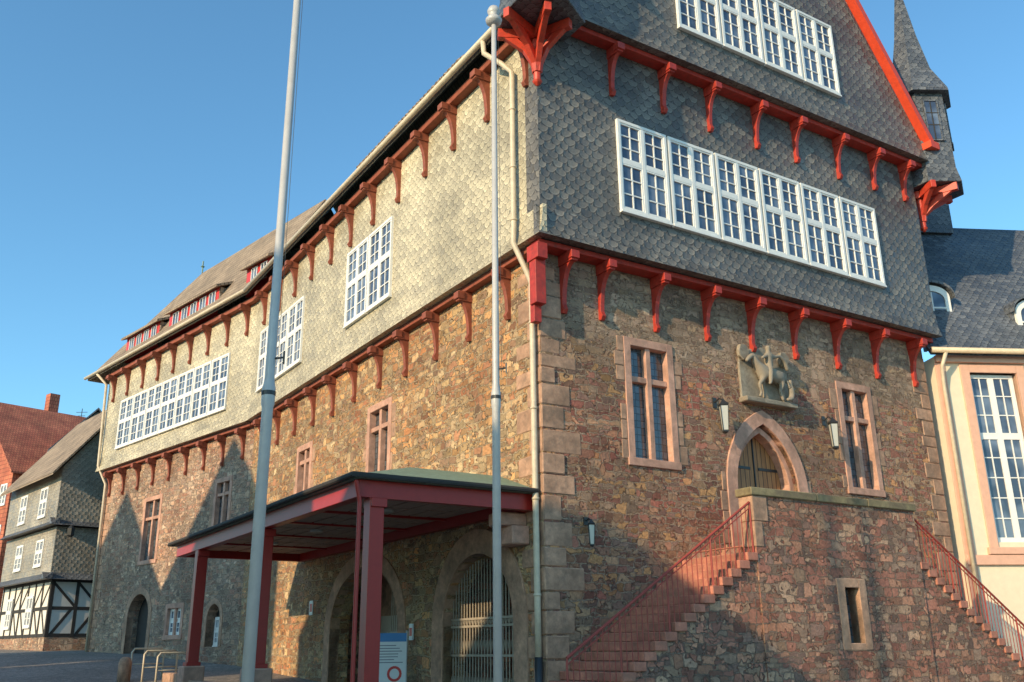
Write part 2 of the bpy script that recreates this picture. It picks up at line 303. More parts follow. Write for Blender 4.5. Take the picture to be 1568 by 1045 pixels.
while z<3.7:
    hh=random.uniform(.35,.5)
    for a,c in ((5.44-random.uniform(.1,.35),5.436),(8.364,8.364+random.uniform(.1,.35))): st.box(R,a,c,-.2,.02,z+.01,z+hh-.01)
    z+=hh
st.fin('jamb_stones','dress',TH,.012)
st=MB(); ring(st,R,5.8,8.0,1.9,3.75,5.43,.36,-.35,.05); ring(st,R,5.95,7.85,1.9,3.75,5.22,.16,-.42,-.12); st.fin('portal_surround','pink',TH,.012)
st=MB(); ring(st,L,1.2,4.4,-1.9,.5,2.1,.55,-.3,.05,7); ring(st,L,6.9,11.6,-1.9,.6,2.25,.45,-.3,.04,8)
ring(st,B,8.2,10.4,-1.2,1.5,2.5,.3,-.3,.03,6); ring(st,B,1.6,2.7,.15,1.2,1.8,.22,-.3,.03,6)
st.fin('arch_surrounds','dress',TH,.015)
d=MB(); d.fill(R,arch(5.8,8.0,1.9,3.75,5.43),[],-.62,-.42); d.fin('portal_door','wood',TH)
d=MB(); 
for z in (2.5,3.5,4.3): d.box(R,6.0,6.75,-.43,-.40,z,z+.07); d.box(R,7.05,7.8,-.43,-.40,z,z+.07)
d.box(R,6.885,6.915,-.43,-.395,2.0,5.2); d.fin('door_ironwork','blk',TH)
d=MB(); d.box(L,.9,12,-3.2,-3.0,-2,3); d.box(L,.9,12.0,-3.0,-.6,2.6,2.9); d.box(L,.7,.9,-3.2,-.6,-2,3); d.box(L,5.2,6.3,-3.0,-.62,-2,2.6); d.box(L,12.0,12.2,-3.2,-.6,-2,3); d.fin('passage_interior','rubS',TH)
g=MB()
for i in range(1,24):
    u=1.2+3.2*i/24; t=(u-2.8)/1.6; zt=.5+1.6*math.sqrt(max(0,1-t*t))*.93; g.tube([L.p(u,-.2,-1.9),L.p(u,-.2,zt)],.017,5)
for z in (-1.2,-.2,.45,.62): g.box(L,1.25,4.35,-.225,-.175,z,z+.05)
for i in range(24):
    u=1.2+3.2*(i+.5)/24
    g.tube([L.p(u-.06,-.2,.48),L.p(u,-.2,.62),L.p(u+.06,-.2,.48)],.012,4)
    for z in (-.15,-.95): g.tube([L.p(u-.06,-.2,z),L.p(u,-.2,z+.3),L.p(u+.06,-.2,z)],.01,4)
for i in range(1,13):
    u=6.9+1.6*i/13; g.tube([L.p(u,-.5,-1.9),L.p(u,-.5,1.7)],.015,5)
g.box(L,6.9,8.5,-.53,-.47,.4,.46); g.fin('iron_gate','iron',TH)
d=MB(); d.box(L,9.6,11.0,-1.5,-1.4,-2,.95); d.fin('passage_door','plas',TH)
d=MB(); d.box(L,9.3,11.3,-1.7,-1.52,-2,1.25); d.box(L,8.5,12,-1.9,-1.72,-2,2.6); d.fin('passage_door_frame','dress',TH)
d=MB(); d.fill(B,arch(8.2,10.4,-1.2,1.5,2.5),[],-.62,-.5); d.fill(B,arch(1.6,2.7,.15,1.2,1.8),[],-.6,-.4); d.fin('arched_dark_door','tim',TH)
fr=MB(); g2=MB(); wwin(fr,g2,B,5.0,6.3,.66,1.75,-.16,1,(2,1),1,.05); wwin(fr,g2,B,1.7,2.6,.2,1.3,-.35,1,(2,1),1,.05)
q=MB(); z=-2; k=0; random.seed(3)
while z<8.3:
    hh=random.uniform(.30,.58); a=random.uniform(.7,1.05) if k%2 else random.uniform(.36,.6); b=random.uniform(.36,.6) if k%2 else random.uniform(.7,1.05)
    j=random.uniform(.004,.028); c=R.p(-j,j,z+.008); vs=[R.p(a,j,z+.008),R.p(a,-.25,z+.008),R.p(.25,-.25,z+.008),L.p(b,-.25,z+.008),L.p(b,j,z+.008),c]
    q.prism(vs,[v+Vector((0,0,hh-.016)) for v in vs]); z+=hh; k+=1
z=-2;k=0
while z<8.3:
    hh=random.uniform(.32,.55); a=random.uniform(.65,.9) if k%2 else random.uniform(.35,.55); q.box(R,14.3-a,14.32,-.3,.02,z+.008,z+hh-.008); q.box(B,14.7-a,14.72,-.3,.02,z+.008,z+hh-.008); z+=hh;k+=1
q.fin('corner_quoins','dress',TH,.025)
# --- slate storeys
def ze(U): return 14.9-.016*U
def skirt(mb,F,u0,u1,off,z): mb.proO(F,[(off-.1,z+.75),(off+.003,z+.75),(off+.04,z+.3),(off+.13,z),(off-.1,z)],u0,u1)
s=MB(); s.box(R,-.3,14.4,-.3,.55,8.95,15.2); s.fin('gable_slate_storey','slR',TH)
s=MB(); skirt(s,R,-.42,14.45,.55,8.92); skirt(s,R,-.1,14.55,1.0,14.8); s.fin('gable_slate_skirts','slR',TH)
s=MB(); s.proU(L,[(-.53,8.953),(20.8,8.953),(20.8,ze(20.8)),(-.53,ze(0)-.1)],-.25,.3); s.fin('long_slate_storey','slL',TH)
s=MB(); skirt(s,L,-.66,20.8,.3,8.923); s.fin('long_slate_skirt','slL',TH)
s=MB(); s.proU(B,[(-.05,8.953),(15.4,8.953),(15.4,ze(36)),(-.05,ze(20.8))],-6,.3); s.fin('far_slate_storey','slL',TH)
s=MB(); skirt(s,B,-.05,15.5,.3,8.923); s.fin('far_slate_skirt','slL',TH)
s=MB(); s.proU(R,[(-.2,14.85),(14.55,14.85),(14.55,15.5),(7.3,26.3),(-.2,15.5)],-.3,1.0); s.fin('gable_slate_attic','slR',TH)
wwin(fr,g2,R,2.03,12.1,10.13,12.67,.55,6,gp=.035); wwin(fr,g2,R,4.0,10.6,15.93,18.45,1.0,4,gp=.035)
wwin(fr,g2,L,7.3,10.8,10.05,12.65,.3,2,gp=.03); wwin(fr,g2,L,14.8,19.8,9.98,12.5,.3,3,gp=.03)
wwin(fr,g2,B,2.0,13.4,9.85,12.35,.3,7,gp=.03)
fr.fin('white_window_frames','white',TH); g2.fin('window_panes','glass',TH)
# --- timber brackets
b=MB()
for u in (.62,1.73,3.42,5.17,6.8,8.45,10.2,11.9,13.65): bracket(b,R,u,0,.5,8.78,7.4,.18,.27)
b.box(R,-.25,14.36,0,.40,8.78,8.915)
for u in (1.94,3.67,5.37,7.13,8.79,10.59,12.25,13.8): bracket(b,R,u,.55,.98,14.66,13.35,.18,.27)
b.box(R,-.1,14.5,.55,.90,14.66,14.795)
b.box(R,-.36,-.08,.05,.50,8.4,8.78); b.box(R,-.33,-.05,.1,.36,7.35,8.5); b.box(R,-.28,-.08,.03,.2,6.95,7.45)
b.fin('red_gable_brackets','red',TH,.008)
b=MB()
for i in range(11): bracket(b,L,1.3+1.82*i,0,.36,8.76,7.45,.18,.27)
for i in range(12): bracket(b,L,-.1+1.78*i,.3,.72,ze(1.8*i)-.42,13.1-.016*1.8*i,.19,.26)
for i in range(9): bracket(b,B,.8+1.68*i,0,.36,8.76,7.5,.18,.27)
for i in range(9): bracket(b,B,.7+1.72*i,.3,.72,ze(21+1.7*i)-.42,13.1-.016*(21+1.7*i),.19,.26)
b.box(L,-.2,20.7,0,.22,8.76,8.915); b.box(B,.05,14.9,0,.22,8.76,8.915)
b.proU(L,[(-.5,ze(0)-.42),(20.8,ze(20.8)-.42),(20.8,ze(20.8)-.22),(-.5,ze(0)-.22)],.305,.55)
b.proU(B,[(-.05,ze(20.8)-.42),(15.4,ze(36)-.42),(15.4,ze(36)-.22),(-.05,ze(20.8)-.22)],.305,.55)
b.fin('red_brown_eave_brackets','brn',TH,.008)
# --- roofs
r=MB(); eo=.82; RZ=19.7
def e(F,u,U,o=eo,dz=.0): return F.p(u,o,ze(U)+dz)
r.slab([e(L,-.45,0),e(L,20.9,20.8),L.p(20.9,-2.9,RZ),L.p(-.45,-2.9,RZ+.35)],.16)
r.slab([L.p(1.2,-2.9,RZ+.3),L.p(20.9,-2.9,RZ-.05),L.p(20.9,-7,14),L.p(1.2,-7,14)],.1)
r.slab([e(B,-.1,20.8),e(B,17.2,38),B.p(11.2,-2.3,RZ-.1),B.p(-.7,-2.3,RZ)],.16)
r.slab([e(B,17.2,38),B.p(17.2,-5.6,14.4),B.p(11.2,-2.3,RZ-.1)],.15)
r.slab([B.p(11.2,-2.3,RZ-.1),B.p(17.2,-5.6,14.4),B.p(-1.5,-5.6,14.5),B.p(-.7,-2.3,RZ)],.15)
for a,c,dz in ((2.6,9.4,.42),(9.45,12.8,.22)):
    r.slab([e(L,a,a,.66,dz),e(L,c,c,.66,dz),e(L,c,c,-2.5,4.5+dz),e(L,a,a,-2.5,4.5+dz)],.14)
    i=a
    while i<c-.05: r.tube([e(L,i+.1,i,.70,dz+.01),e(L,i+.1,i,.45,dz+.3)],.07,6); i+=.24
r.fin('tiled_wing_roof','tile',TH)
r=MB(); r.slab([L.p(-1.15,.75,14.95),L.p(3.3,.75,14.95),L.p(3.3,-7.25,25.8),L.p(-1.15,-7.25,25.8)],.18)
r.slab([L.p(-1.15,-7.25,25.8),L.p(9,-7.25,25.8),L.p(9,-15.2,14.7),L.p(-1.15,-15.2,14.7)],.18); r.fin('gable_roof','slD',TH)
bb=MB(); 
for a,c in (((14.85,15.45),(7.3,26.75)),((-.5,15.45),(7.3,26.75))):
    d_=Vector((c[0]-a[0],c[1]-a[1])).normalized(); nn=Vector((-d_.y,d_.x))*(.16 if a[0]>5 else -.16)
    bb.proU(R,[(a[0],a[1]),(c[0],c[1]),(c[0]+nn.x,c[1]+nn.y-.1),(a[0]+nn.x*1.3,a[1]+nn.y*1.3)],.98,1.28)
bb.box(R,14.5,14.95,.95,1.34,15.22,15.46); bb.fin('red_bargeboards','brt',TH,.01)
gt=MB()
gt.tube([e(L,-1.0,0,.93,-.02),e(L,20.7,20.8,.93,-.02)],.085); gt.tube([e(B,-.1,20.8,.93,-.02),e(B,17.3,38,.93,-.02)],.085)
gt.tube([L.p(.95,.93,14.8),L.p(.95,.9,14.45),L.p(.55,.62,14.0),L.p(.35,.45,13.7),L.p(.35,.45,9.5),L.p(.3,.5,9.0),L.p(.2,.2,8.3),L.p(.12,.13,8.0),L.p(.12,.13,1.0),L.p(.12,.13,-.2)],.07)
gt.tube([B.p(15.7,.9,14.2),B.p(15.3,.5,13.6),B.p(15.2,.42,9.2),B.p(14.6,.15,8.2),B.p(14.5,.12,0)],.07)
for z in (12.6,11,9.6): gt.tube([L.p(.35,.45,z),L.p(.35,.45,z+.05)],.085)
for z in (7,5,3,1): gt.tube([L.p(.12,.13,z),L.p(.12,.13,z+.05)],.085)
gt.fin('gutters_and_downpipes','zinc',TH,0,True)
gt=MB(); gt.tube([L.p(.12,.13,-.2),L.p(.12,.13,-1.9)],.085); gt.tube([B.p(14.5,.12,0),B.p(14.5,.12,-.8)],.08); gt.fin('pipe_standpipes','blk',TH,0,True)
# --- dormers
dr=MB(); ds=MB(); dw=MB(); dg=MB()
for F,u0,u1,U in ((B,-.9,1.1,20),(B,3.6,8.6,26),(B,9.7,13.6,32)):
    z0=ze(U)+.4; z1=z0+1.0; o=.35
    dr.box(F,u0,u1,-1.2,o,z0-.3,z1)
    ds.prism([F.p(u0-.2,o+.25,z1+.02),F.p(u1+.2,o+.25,z1+.02),F.p(u1+.2,-1.9,z1+1.15),F.p(u0-.2,-1.9,z1+1.15)],[F.p(u0-.2,o+.25,z1-.1),F.p(u1+.2,o+.25,z1-.1),F.p(u1+.2,-1.9,z1+1.0),F.p(u0-.2,-1.9,z1+1.0)])
    ds.box(F,u0-.06,u0+.003,-1.2,o-.02,z0-.3,z1-.01); ds.box(F,u1-.003,u1+.06,-1.2,o-.02,z0-.3,z1-.01)
    n=int((u1-u0)/.9)
    for i in range(n):
        a=u0+.25+(u1-u0-.4)*i/n; c=a+(u1-u0-.4)/n-.3; dg.box(F,a,c,o,o+.02,z0+.15,z1-.15)
        for x in (a,c-.04,(a+c)/2-.02): dw.box(F,x,x+.04,o,o+.05,z0+.15,z1-.15)
        dw.box(F,a,c,o,o+.045,z0+.12,z0+.16); dw.box(F,a,c,o,o+.045,z1-.16,z1-.12)
dr.fin('dormer_fronts','sred',TH); ds.fin('dormer_roofs','tile',TH); dw.fin('dormer_frames','white',TH); dg.fin('dormer_glass','glass',TH)
f=MB(); c=B.p(11.2,-2.3,RZ-.1); f.tube([c,c+Vector((0,0,.7))],.04,6); f.lathe(c,[(.02,.3),(.11,.38),(.02,.46)],8); f.fin('ridge_finial','copper',TH)
# --- corner turrets
def hexF(c,k,n,rot,rad):
    a=rot+math.pi*2*(k+.5)/n; dn=Vector((math.cos(a),math.sin(a),0)); q=Vector((c.x,c.y,0))+dn*(rad*math.cos(math.pi/n))
    F=Frame(q.x,q.y,0,1); F.n=dn; F.d=Vector((-dn.y,dn.x,0)); return F
def turret(c,zb,ztop,rad,apex):
    t=MB(); n=6; rot=math.atan2(R.n.y,R.n.x)
    t.lathe((c.x,c.y,0),[(rad*1.1,zb),(rad*1.12,zb+.02),(rad*1.0,zb+.55),(rad*.96,ztop)],n,rot)
    t.lathe((c.x,c.y,0),[(rad*1.22,ztop-.02),(rad*1.2,ztop+.1),(rad*.72,ztop+1.1),(rad*.42,ztop+2.6),(.03,apex)],n,rot)
    t.fin('turret_slate','slD',TH)
    w=MB(); w2=MB(); w3=MB()
    for k in range(n):
        F=hexF(c,k,n,rot,rad*.965); w.box(F,-.22,.22,-.05,.03,ztop-1.75,ztop-.35)
        for u in (-.25,.2): w2.box(F,u,u+.05,-.05,.06,ztop-1.8,ztop-.3)
        w2.box(F,-.2,.2,-.05,.06,ztop-.35,ztop-.3); w2.box(F,-.28,.28,-.05,.08,ztop-1.84,ztop-1.79); w3.box(F,-.015,.015,0,.045,ztop-1.75,ztop-.35)
        for z in (-.8,-1.25): w3.box(F,-.2,.2,0,.042,ztop+z,ztop+z+.03)
    w.fin('turret_glass','glass',TH); w2.fin('turret_window_frames','slD',TH); w3.fin('turret_muntins','tim',TH)
def turret_br(sgn,base,zb,ln):
    b=MB(); base=Vector((base.x,base.y,0))
    dn0=(R.n+R.d*sgn).normalized()
    for ang in (-72,-25,25,72):
        a=math.radians(ang)
        dn=Vector((dn0.x*math.cos(a)-dn0.y*math.sin(a),dn0.x*math.sin(a)+dn0.y*math.cos(a),0))
        F=Frame(base.x,base.y,0,1); F.n=dn; F.d=Vector((-dn.y,dn.x,0))
        e1=1.2 if abs(ang)<40 else .95
        b.box(F,-.085,.085,-.2,e1,zb-.27,zb-.02)
        b.proO(F,[(.0,zb-ln*.8),(.11,zb-ln*.8),(.14,zb-ln*.65),(e1*.35,zb-.62),(e1*.85,zb-.27),(e1*.5,zb-.27),(.0,zb-.75)],-.07,.07)
    b.tube([base+Vector((0,0,zb-ln*.95)),base+Vector((0,0,zb-.05))],[.09,.12],8)
    b.lathe((base.x,base.y,zb-ln*.95),[(.02,-.14),(.10,-.06),(.13,0)],8)
    b.fin('turret_brackets','brt2',TH,.008)
turret(R.p(-.4,.9,0),14.4,17.6,.98,22.2); turret_br(-1,R.p(-.3,.56,0),14.4,1.5)
turret(R.p(15.35,.55,0),14.05,17.4,.98,22.6); turret_br(1,R.p(14.85,.4,0),14.05,1.35)
# ================================================================ relief
RL=empty('relief_sculpture')
m=MB(); m.proU(R,[(6.2,6.05),(8.0,6.05),(8.0,7.0),(7.9,7.35),(7.1,7.55),(6.3,7.35),(6.2,7.0)],-.1,.06); m.box(R,6.15,8.05,-.05,.28,5.93,6.06); m.fin('relief_back_slab','relief',RL,.02)
def skin(name,chains,mat,parent):
    vs=[];es=[];rs=[]
    for ch in chains:
        base=ch[0] if isinstance(ch[0],int) else None; prev=base
        for it in ch[(1 if base is not None else 0):]:
            vs.append(it[:3]); rs.append(it[3]); i=len(vs)-1
            if prev is not None: es.append((prev,i))
            prev=i
    me=bpy.data.meshes.new(name); me.from_pydata([tuple(R.p(a,o,z)) for a,o,z in vs],es,[]); ob=bpy.data.objects.new(name,me); COL.objects.link(ob); ob.parent=parent
    md=ob.modifiers.new('s','SKIN'); md.use_smooth_shade=True; sv=me.skin_vertices[0].data
    for i,r_ in enumerate(rs): sv[i].radius=(r_,r_)
    sv[0].use_root=True; ob.modifiers.new('ss','SUBSURF').render_levels=1; me.materials.append(M[mat]); return ob
skin('relief_horse',[[(7.45,.2,6.78,.19),(7.15,.22,6.75,.17),(6.85,.22,6.8,.18),(6.62,.24,7.02,.11),(6.5,.26,7.2,.085),(6.32,.28,7.06,.06),(6.24,.28,6.98,.045)],
 [2,(6.78,.28,6.55,.075),(6.62,.3,6.42,.05),(6.7,.28,6.2,.035),(6.62,.28,6.08,.045)],[2,(6.9,.15,6.5,.07),(6.92,.18,6.3,.045),(6.88,.18,6.08,.045)],
 [0,(7.52,.28,6.52,.09),(7.42,.26,6.35,.05),(7.52,.26,6.08,.045)],[0,(7.62,.12,6.5,.085),(7.68,.14,6.3,.045),(7.66,.16,6.08,.045)],[0,(7.68,.2,6.85,.05),(7.76,.2,6.6,.04)]],'relief',RL)
skin('relief_rider',[[(7.08,.26,6.95,.12),(7.08,.27,7.15,.13),(7.08,.28,7.28,.1),(7.08,.29,7.36,.05),(7.07,.3,7.46,.085),(7.07,.3,7.54,.06)],
 [2,(6.9,.34,7.2,.05),(6.74,.36,7.12,.04)],[2,(7.28,.3,7.24,.055),(7.48,.3,7.3,.045),(7.7,.26,7.2,.07),(7.85,.22,6.95,.06)],[0,(7.0,.38,6.75,.08),(6.95,.4,6.5,.05),(6.88,.42,6.42,.04)]],'relief',RL)
skin('relief_beggar',[[(7.86,.26,6.2,.09),(7.86,.26,6.4,.1),(7.84,.26,6.55,.05),(7.83,.27,6.64,.07),(7.83,.27,6.7,.05)],[1,(7.74,.3,6.5,.04),(7.68,.3,6.65,.035)],[0,(7.72,.32,6.14,.06),(7.6,.3,6.12,.04)]],'relief',RL)
m=MB()
for u,sg in ((6.35,-1),(7.85,1)):
    m.proU(R,[(u-.2,7.15),(u-.05,7.05),(u+.12,7.15),(u+.18,7.35),(u+.05,7.5),(u-.15,7.48),(u-.22,7.3)],.05,.17)
m.fin('relief_shields','relief',RL,.02)
# ================================================================ wall lanterns
def lantern(name,F,u,z,sc=1.,long=True):
    P=empty(name); m=MB(); o=.3*sc; c=F.p(u,o,z)
    m.tube([F.p(u,.0,z+.42*sc),F.p(u,o*.6,z+.5*sc),F.p(u,o,z+.42*sc)],.018,6); m.lathe(c,[(.13*sc,.28*sc),(.15*sc,.32*sc),(.06*sc,.4*sc),(.02,.46*sc)],4 if long else 6,.8)
    m.lathe(c,[(.03*sc,-.38*sc),(.09*sc,-.34*sc),(.09*sc,-.3*sc)],4 if long else 6,.8); m.box(F,u-.06,u+.06,-.01,.03,z+.3*sc,z+.55*sc)
    for k in range(4):
        a=.8+k*math.pi/2; m.tube([c+Vector((math.cos(a)*.09*sc,math.sin(a)*.09*sc,-.3*sc)),c+Vector((math.cos(a)*.13*sc,math.sin(a)*.13*sc,.28*sc))],.011,4)
    m.fin('lantern_frame','blk',P); g=MB(); g.lathe(c,[(.08*sc,-.3*sc),(.12*sc,.28*sc)],4,.8); g.fin('lantern_glass','lamp',P)
lantern('wall_lantern',R,5.25,5.35,1.05); lantern('wall_lantern',R,9.3,5.35,1.05); lantern('wall_lantern',R,1.09,2.3,.7); 
# ================================================================ staircase
ST=empty('stone_staircase'); S=2.1
m=MB(); m.fill(R,[(4.07,-2),(9.68,-2),(9.68,3.1),(4.07,3.1)],[[(6.75,.0),(7.25,.0),(7.25,1.2),(6.75,1.2)]],S-.38,S)
m.box(R,4.07,9.68,.02,S-.45,-2,2.02)
n=19; rn=.27; ri=.18
pts=[(4.07,-2.2),(4.07,1.77)]
for i in range(n): pts+=[(4.07-rn*(i+1),1.77-ri*i),(4.07-rn*(i+1),1.77-ri*(i+1))]
pts+=[(4.07-rn*n,-2.2)]
m.proU(R,pts,.03,S-.03)
pr=[(2*6.875-a,z) for a,z in pts]; m.proU(R,pr,.03,S-.03); m.fin('staircase_masonry','rubS',ST)
m=MB(); random.seed(5)
for i in range(n):
    zt=1.87-ri*i; x1=4.07-rn*i; j=random.uniform(-.012,.012)
    for sg in (0,1):
        a,b_=(x1-rn-.03,x1+.01); 
        if sg: a,b_=2*6.875-b_,2*6.875-a
        m.box(R,a,b_,.04,S+.02+j,zt-ri+.01,zt+j*.5)
m.box(R,4.08,9.67,.04,S-.39,2.03,2.06); m.fin('stair_treads','step',ST,.012)
m=MB(); m.box(R,4.0,6.1,S-.44,S+.06,3.1,3.28); m.box(R,6.11,7.9,S-.44,S+.055,3.1,3.275); m.box(R,7.91,9.75,S-.44,S+.06,3.1,3.285); m.fin('parapet_coping','cop',ST,.02)
m=MB(); m.box(R,4.05,4.5,S-.4,S+.02,2.55,3.095); m.box(R,4.05,4.3,S-.4,S+.02,2.0,2.54); m.box(R,6.5,6.75,S-.3,S+.02,-.15,1.4); m.box(R,7.25,7.5,S-.3,S+.02,-.15,1.4); m.box(R,6.75,7.25,S-.3,S+.02,1.2,1.4); m.box(R,6.75,7.25,S-.3,S+.02,-.15,.0); m.fin('parapet_dressed_stones','dress',ST,.015)
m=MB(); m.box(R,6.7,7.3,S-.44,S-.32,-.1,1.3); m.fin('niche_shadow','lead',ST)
def railing(u0,z0,u1,z1,base):
    P=empty('stair_railing'); m=MB(); o=S-.06; N=int(abs(u1-u0)/.135)
    m.tube([R.p(u0,o,z0),R.p(u1,o,z1)],.028,8); m.tube([R.p(u0,o,z0-.12),R.p(u1,o,z1-.12)],.014,6)
    for i in range(N+1):
        u=u0+(u1-u0)*i/N; z=z0+(z1-z0)*i/N; m.tube([R.p(u,o,z),R.p(u,o,base(u))],.024 if i%9==0 else .011,5)
    m.fin('iron_rails','rail',P)
railing(-.95,-.2,4.03,2.95,lambda u:1.87-ri*math.floor((4.07-u)/rn+1e-3)-.02)
railing(14.7,-.2,9.72,2.95,lambda u:1.87-ri*math.floor((u-9.68)/rn+1e-3)-.02)
# ================================================================ canopy
CA=empty('entrance_canopy'); U0,U1,O1=.3,14.3,4.15
m=MB(); 
for a,b_,c,d_ in ((U0,U1,O1-.22,O1),(U0,U1,.02,.2)): m.box(L,a,b_,c,d_,2.8,3.14)
m.box(L,U0,U0+.2,.2,O1-.22,2.8,3.14); m.box(L,U1-.2,U1,.2,O1-.22,2.8,3.14)
for u in (4,6.2,9,11.8): m.box(L,u-.06,u+.06,.2,O1-.22,2.98,3.13)
m.fin('red_beams','steel',CA,.01)
m=MB()
for u,o in ((.42,3.75),(6.15,4.0),(11.9,4.0)):
    m.box(L,u-.15,u+.15,o-.15,o+.15,-.35 if u>1 else -1.6,2.8); m.box(L,u-.2,u+.2,o-.19,o+.14,2.62,2.795); m.box(L,u-.2,u+.2,o-.2,o+.2,-.4,-.3) if u>1 else None
m.tube([L.p(.2,4.25,3.1),L.p(.22,4.15,2.7),L.p(.22,4.15,-1.6)],.045,8)
m.fin('red_posts','steel',CA,.01)
m=MB()
for u in (6.15,11.9): m.box(L,u-.3,u+.3,3.7,4.3,-2,-.4)
m.box(L,.55,1.25,0,.45,2.1,2.5); m.box(L,.65,1.15,0,.7,2.5,2.78); m.fin('stone_plinths','pink',CA,.03)
m=MB(); m.box(L,U0-.12,U1+.12,.0,O1+.1,3.145,3.2)
a=[L.p(U0-.17,O1+.15,3.2),L.p(U1+.2,O1+.15,3.2),L.p(U1+.2,.0,3.2),L.p(U0-.17,.0,3.2)]; t=[L.p(U0+1.5,2.3,3.78),L.p(U1-1.2,2.3,3.78),L.p(U1-1.2,.01,3.78),L.p(U0+1.5,.01,3.78)]
m.prism(a,t)
m.fin('copper_roof','copper',CA)
m=MB(); m.tube([L.p(U0-.22,.1,3.19),L.p(U0-.22,O1+.2,3.19),L.p(U1+.25,O1+.2,3.19),L.p(U1+.25,.1,3.19)],.055,8); m.fin('gutter','tim',CA)
m=MB()
for i in range(12):
    for j in range(7):
        u=U0+.25+i*1.13; o=.25+j*.52
        m.box(L,u+.03,u+1.07,o+.02,o+.47,3.02+random.uniform(0,.01),3.06)
m.fin('soffit_panels','soff',CA); m=MB(); m.box(L,U0+.2,U1-.2,.2,O1-.22,3.062,3.1); m.fin('soffit_backing','tim',CA)
m=MB()
for u in (3.2,7.5,11): m.lathe(L.p(u,2.2,2.97),[(.16,0),(.18,.03),(.18,.06)],12)
m.fin('ceiling_lamps','lamp',CA)
# ================================================================ flagpoles
def pole(x,y,g,zj,zt,r0):
    P=empty('flagpole'); m=MB(); c=Vector((x,y,0))
    m.tube([c+Vector((0,0,g)),c+Vector((0,0,zj-.25)),c+Vector((0,0,zj-.2)),c+Vector((0,0,zj)),c+Vector((0,0,zj+.02)),c+Vector((0,0,zj+.12)),c+Vector((0,0,zt))],[r0,r0*.93,r0*1.12,r0*1.12,r0*1.0,r0*.82,r0*.66],20)
    m.lathe((x,y,g),[(.2,0),(.2,.03),(r0*1.3,.05),(r0*1.2,.25)],16); m.fin('pole_shaft','grey',P,0,True)
    m=MB(); m.lathe((x,y,zt),[(r0*.8,-.05),(.13,.0),(.14,.05),(.10,.1),(.06,.12),(.10,.17),(.11,.22),(.08,.29),(.01,.31)],16); m.fin('pole_cap','grey',P,0,True)
    m=MB(); dx=r0+.03
    m.tube([(x+r0*.8,y-.02,zj+.35),(x+dx+.06,y-.03,zj+.36)],.012,6); m.tube([(x+dx+.06,y-.03,zj+.28),(x+dx+.06,y-.03,zj+.44)],.012,6)
    m.tube([(x+dx*.9,y-.02,zj+.3),(x+dx*.75,y-.02,zt-.1)],.004,4); m.lathe((x,y,zj-.1),[(r0*1.2,0),(r0*1.2,.05)],16); m.fin('halyard_cleat','blk',P)
pole(-.24,13,-1.5,3.5,9.85,.062); pole(-2.88,10.6,-1.55,2.95,9.9,.07)
# ================================================================ info sign, barriers
q_=L.p(5.2,1.0,0); I=Frame(q_.x,q_.y,1.25,1)
SG=empty('info_sign'); m=MB(); m.box(I,-.36,.36,-.02,.02,-.85,.36); m.fin('panel','sgn',SG); m=MB(); m.box(I,-.36,.36,.02,.026,.16,.36); m.fin('header','blue',SG)
m=MB(); 
for u in (-.37,.37): m.tube([I.p(u,0,-1.5),I.p(u,0,.42)],.025,8)
m.fin('posts','grey',SG)
m=MB(); k=18
for i in range(k):
    a0=2*math.pi*i/k;a1=2*math.pi*(i+1)/k; cx_,cz=.08,-.58; m.proU(I,[(cx_+.12*math.cos(a0),cz+.12*math.sin(a0)),(cx_+.18*math.cos(a0),cz+.18*math.sin(a0)),(cx_+.18*math.cos(a1),cz+.18*math.sin(a1)),(cx_+.12*math.cos(a1),cz+.12*math.sin(a1))],.021,.027)
m.fin('red_ring','sred',SG); m=MB()
for i in range(7): m.box(I,-.3,-.3+random.uniform(.35,.6),.02,.025,.06-i*.065,.08-i*.065)
m.fin('text_lines','txt',SG)
SG=empty('notice_plate'); m=MB(); m.box(L,5.9,6.1,0.05,.09,.2,.6); m.fin('plate','sgn',SG); m=MB(); m.box(L,5.93,6.07,.09,.094,.3,.5); m.fin('emblem','sred',SG)
SG=empty('notice_plate'); m=MB(); m.box(L,13.1,13.4,0.01,.04,1.05,1.5); m.fin('plate','sgn',SG);m=MB(); m.box(L,13.15,13.35,.04,.044,1.15,1.4); m.fin('emblem','sred',SG)
def gz(x,y):
    ys=[(-80,-2.2),(0,-1.55),(18,-1.42),(24,-1.2),(30,-.95),(37,-.6),(44,-.12),(50,.1),(60,.3),(120,.6),(1600,.6)]
    for (a,za),(b_,zb) in zip(ys,ys[1:]):
        if y<=b_: 
            z=za+(zb-za)*max(0,(y-a))/(b_-a); break
    else: z=.6
    w=max(0,min(1,(4-x)/10)); w=w*w*(3-2*w)
    return -1.42+(z+1.42)*w if y>18 else z
def barrier(x,y,az,w=1.1,h=.95):
    P=empty('steel_barrier'); F=Frame(x,y,az,1,gz(x,y)); m=MB(); m.tube([F.p(0,0,-.1),F.p(0,0,h-.1),F.p(.08,0,h),F.p(w-.08,0,h),F.p(w,0,h-.1),F.p(w,0,-.1)],.03,8); m.tube([F.p(0,0,h*.5),F.p(w,0,h*.5)],.02,8); m.fin('tubes','zinc',P,0,True)
for u in (13.4,15.2,17.0): q_=L.p(u,4.6,0); barrier(q_.x,q_.y,-.57+1.3)
q_=L.p(16.4,4.9,0); SG=empty('stone_bollard'); m=MB(); m.lathe((q_.x,q_.y,gz(q_.x,q_.y)),[(.2,-.1),(.2,.55),(.16,.68),(.08,.74)],12); m.fin('bollard_stone','dress',SG,0,True)
m=MB(); m.box(L,6.5,11.6,3.85,4.15,-2,-.78); m.box(L,12.2,14.6,3.85,4.15,-2,-.62); m.fin('low_stone_wall','dress',None,.03)
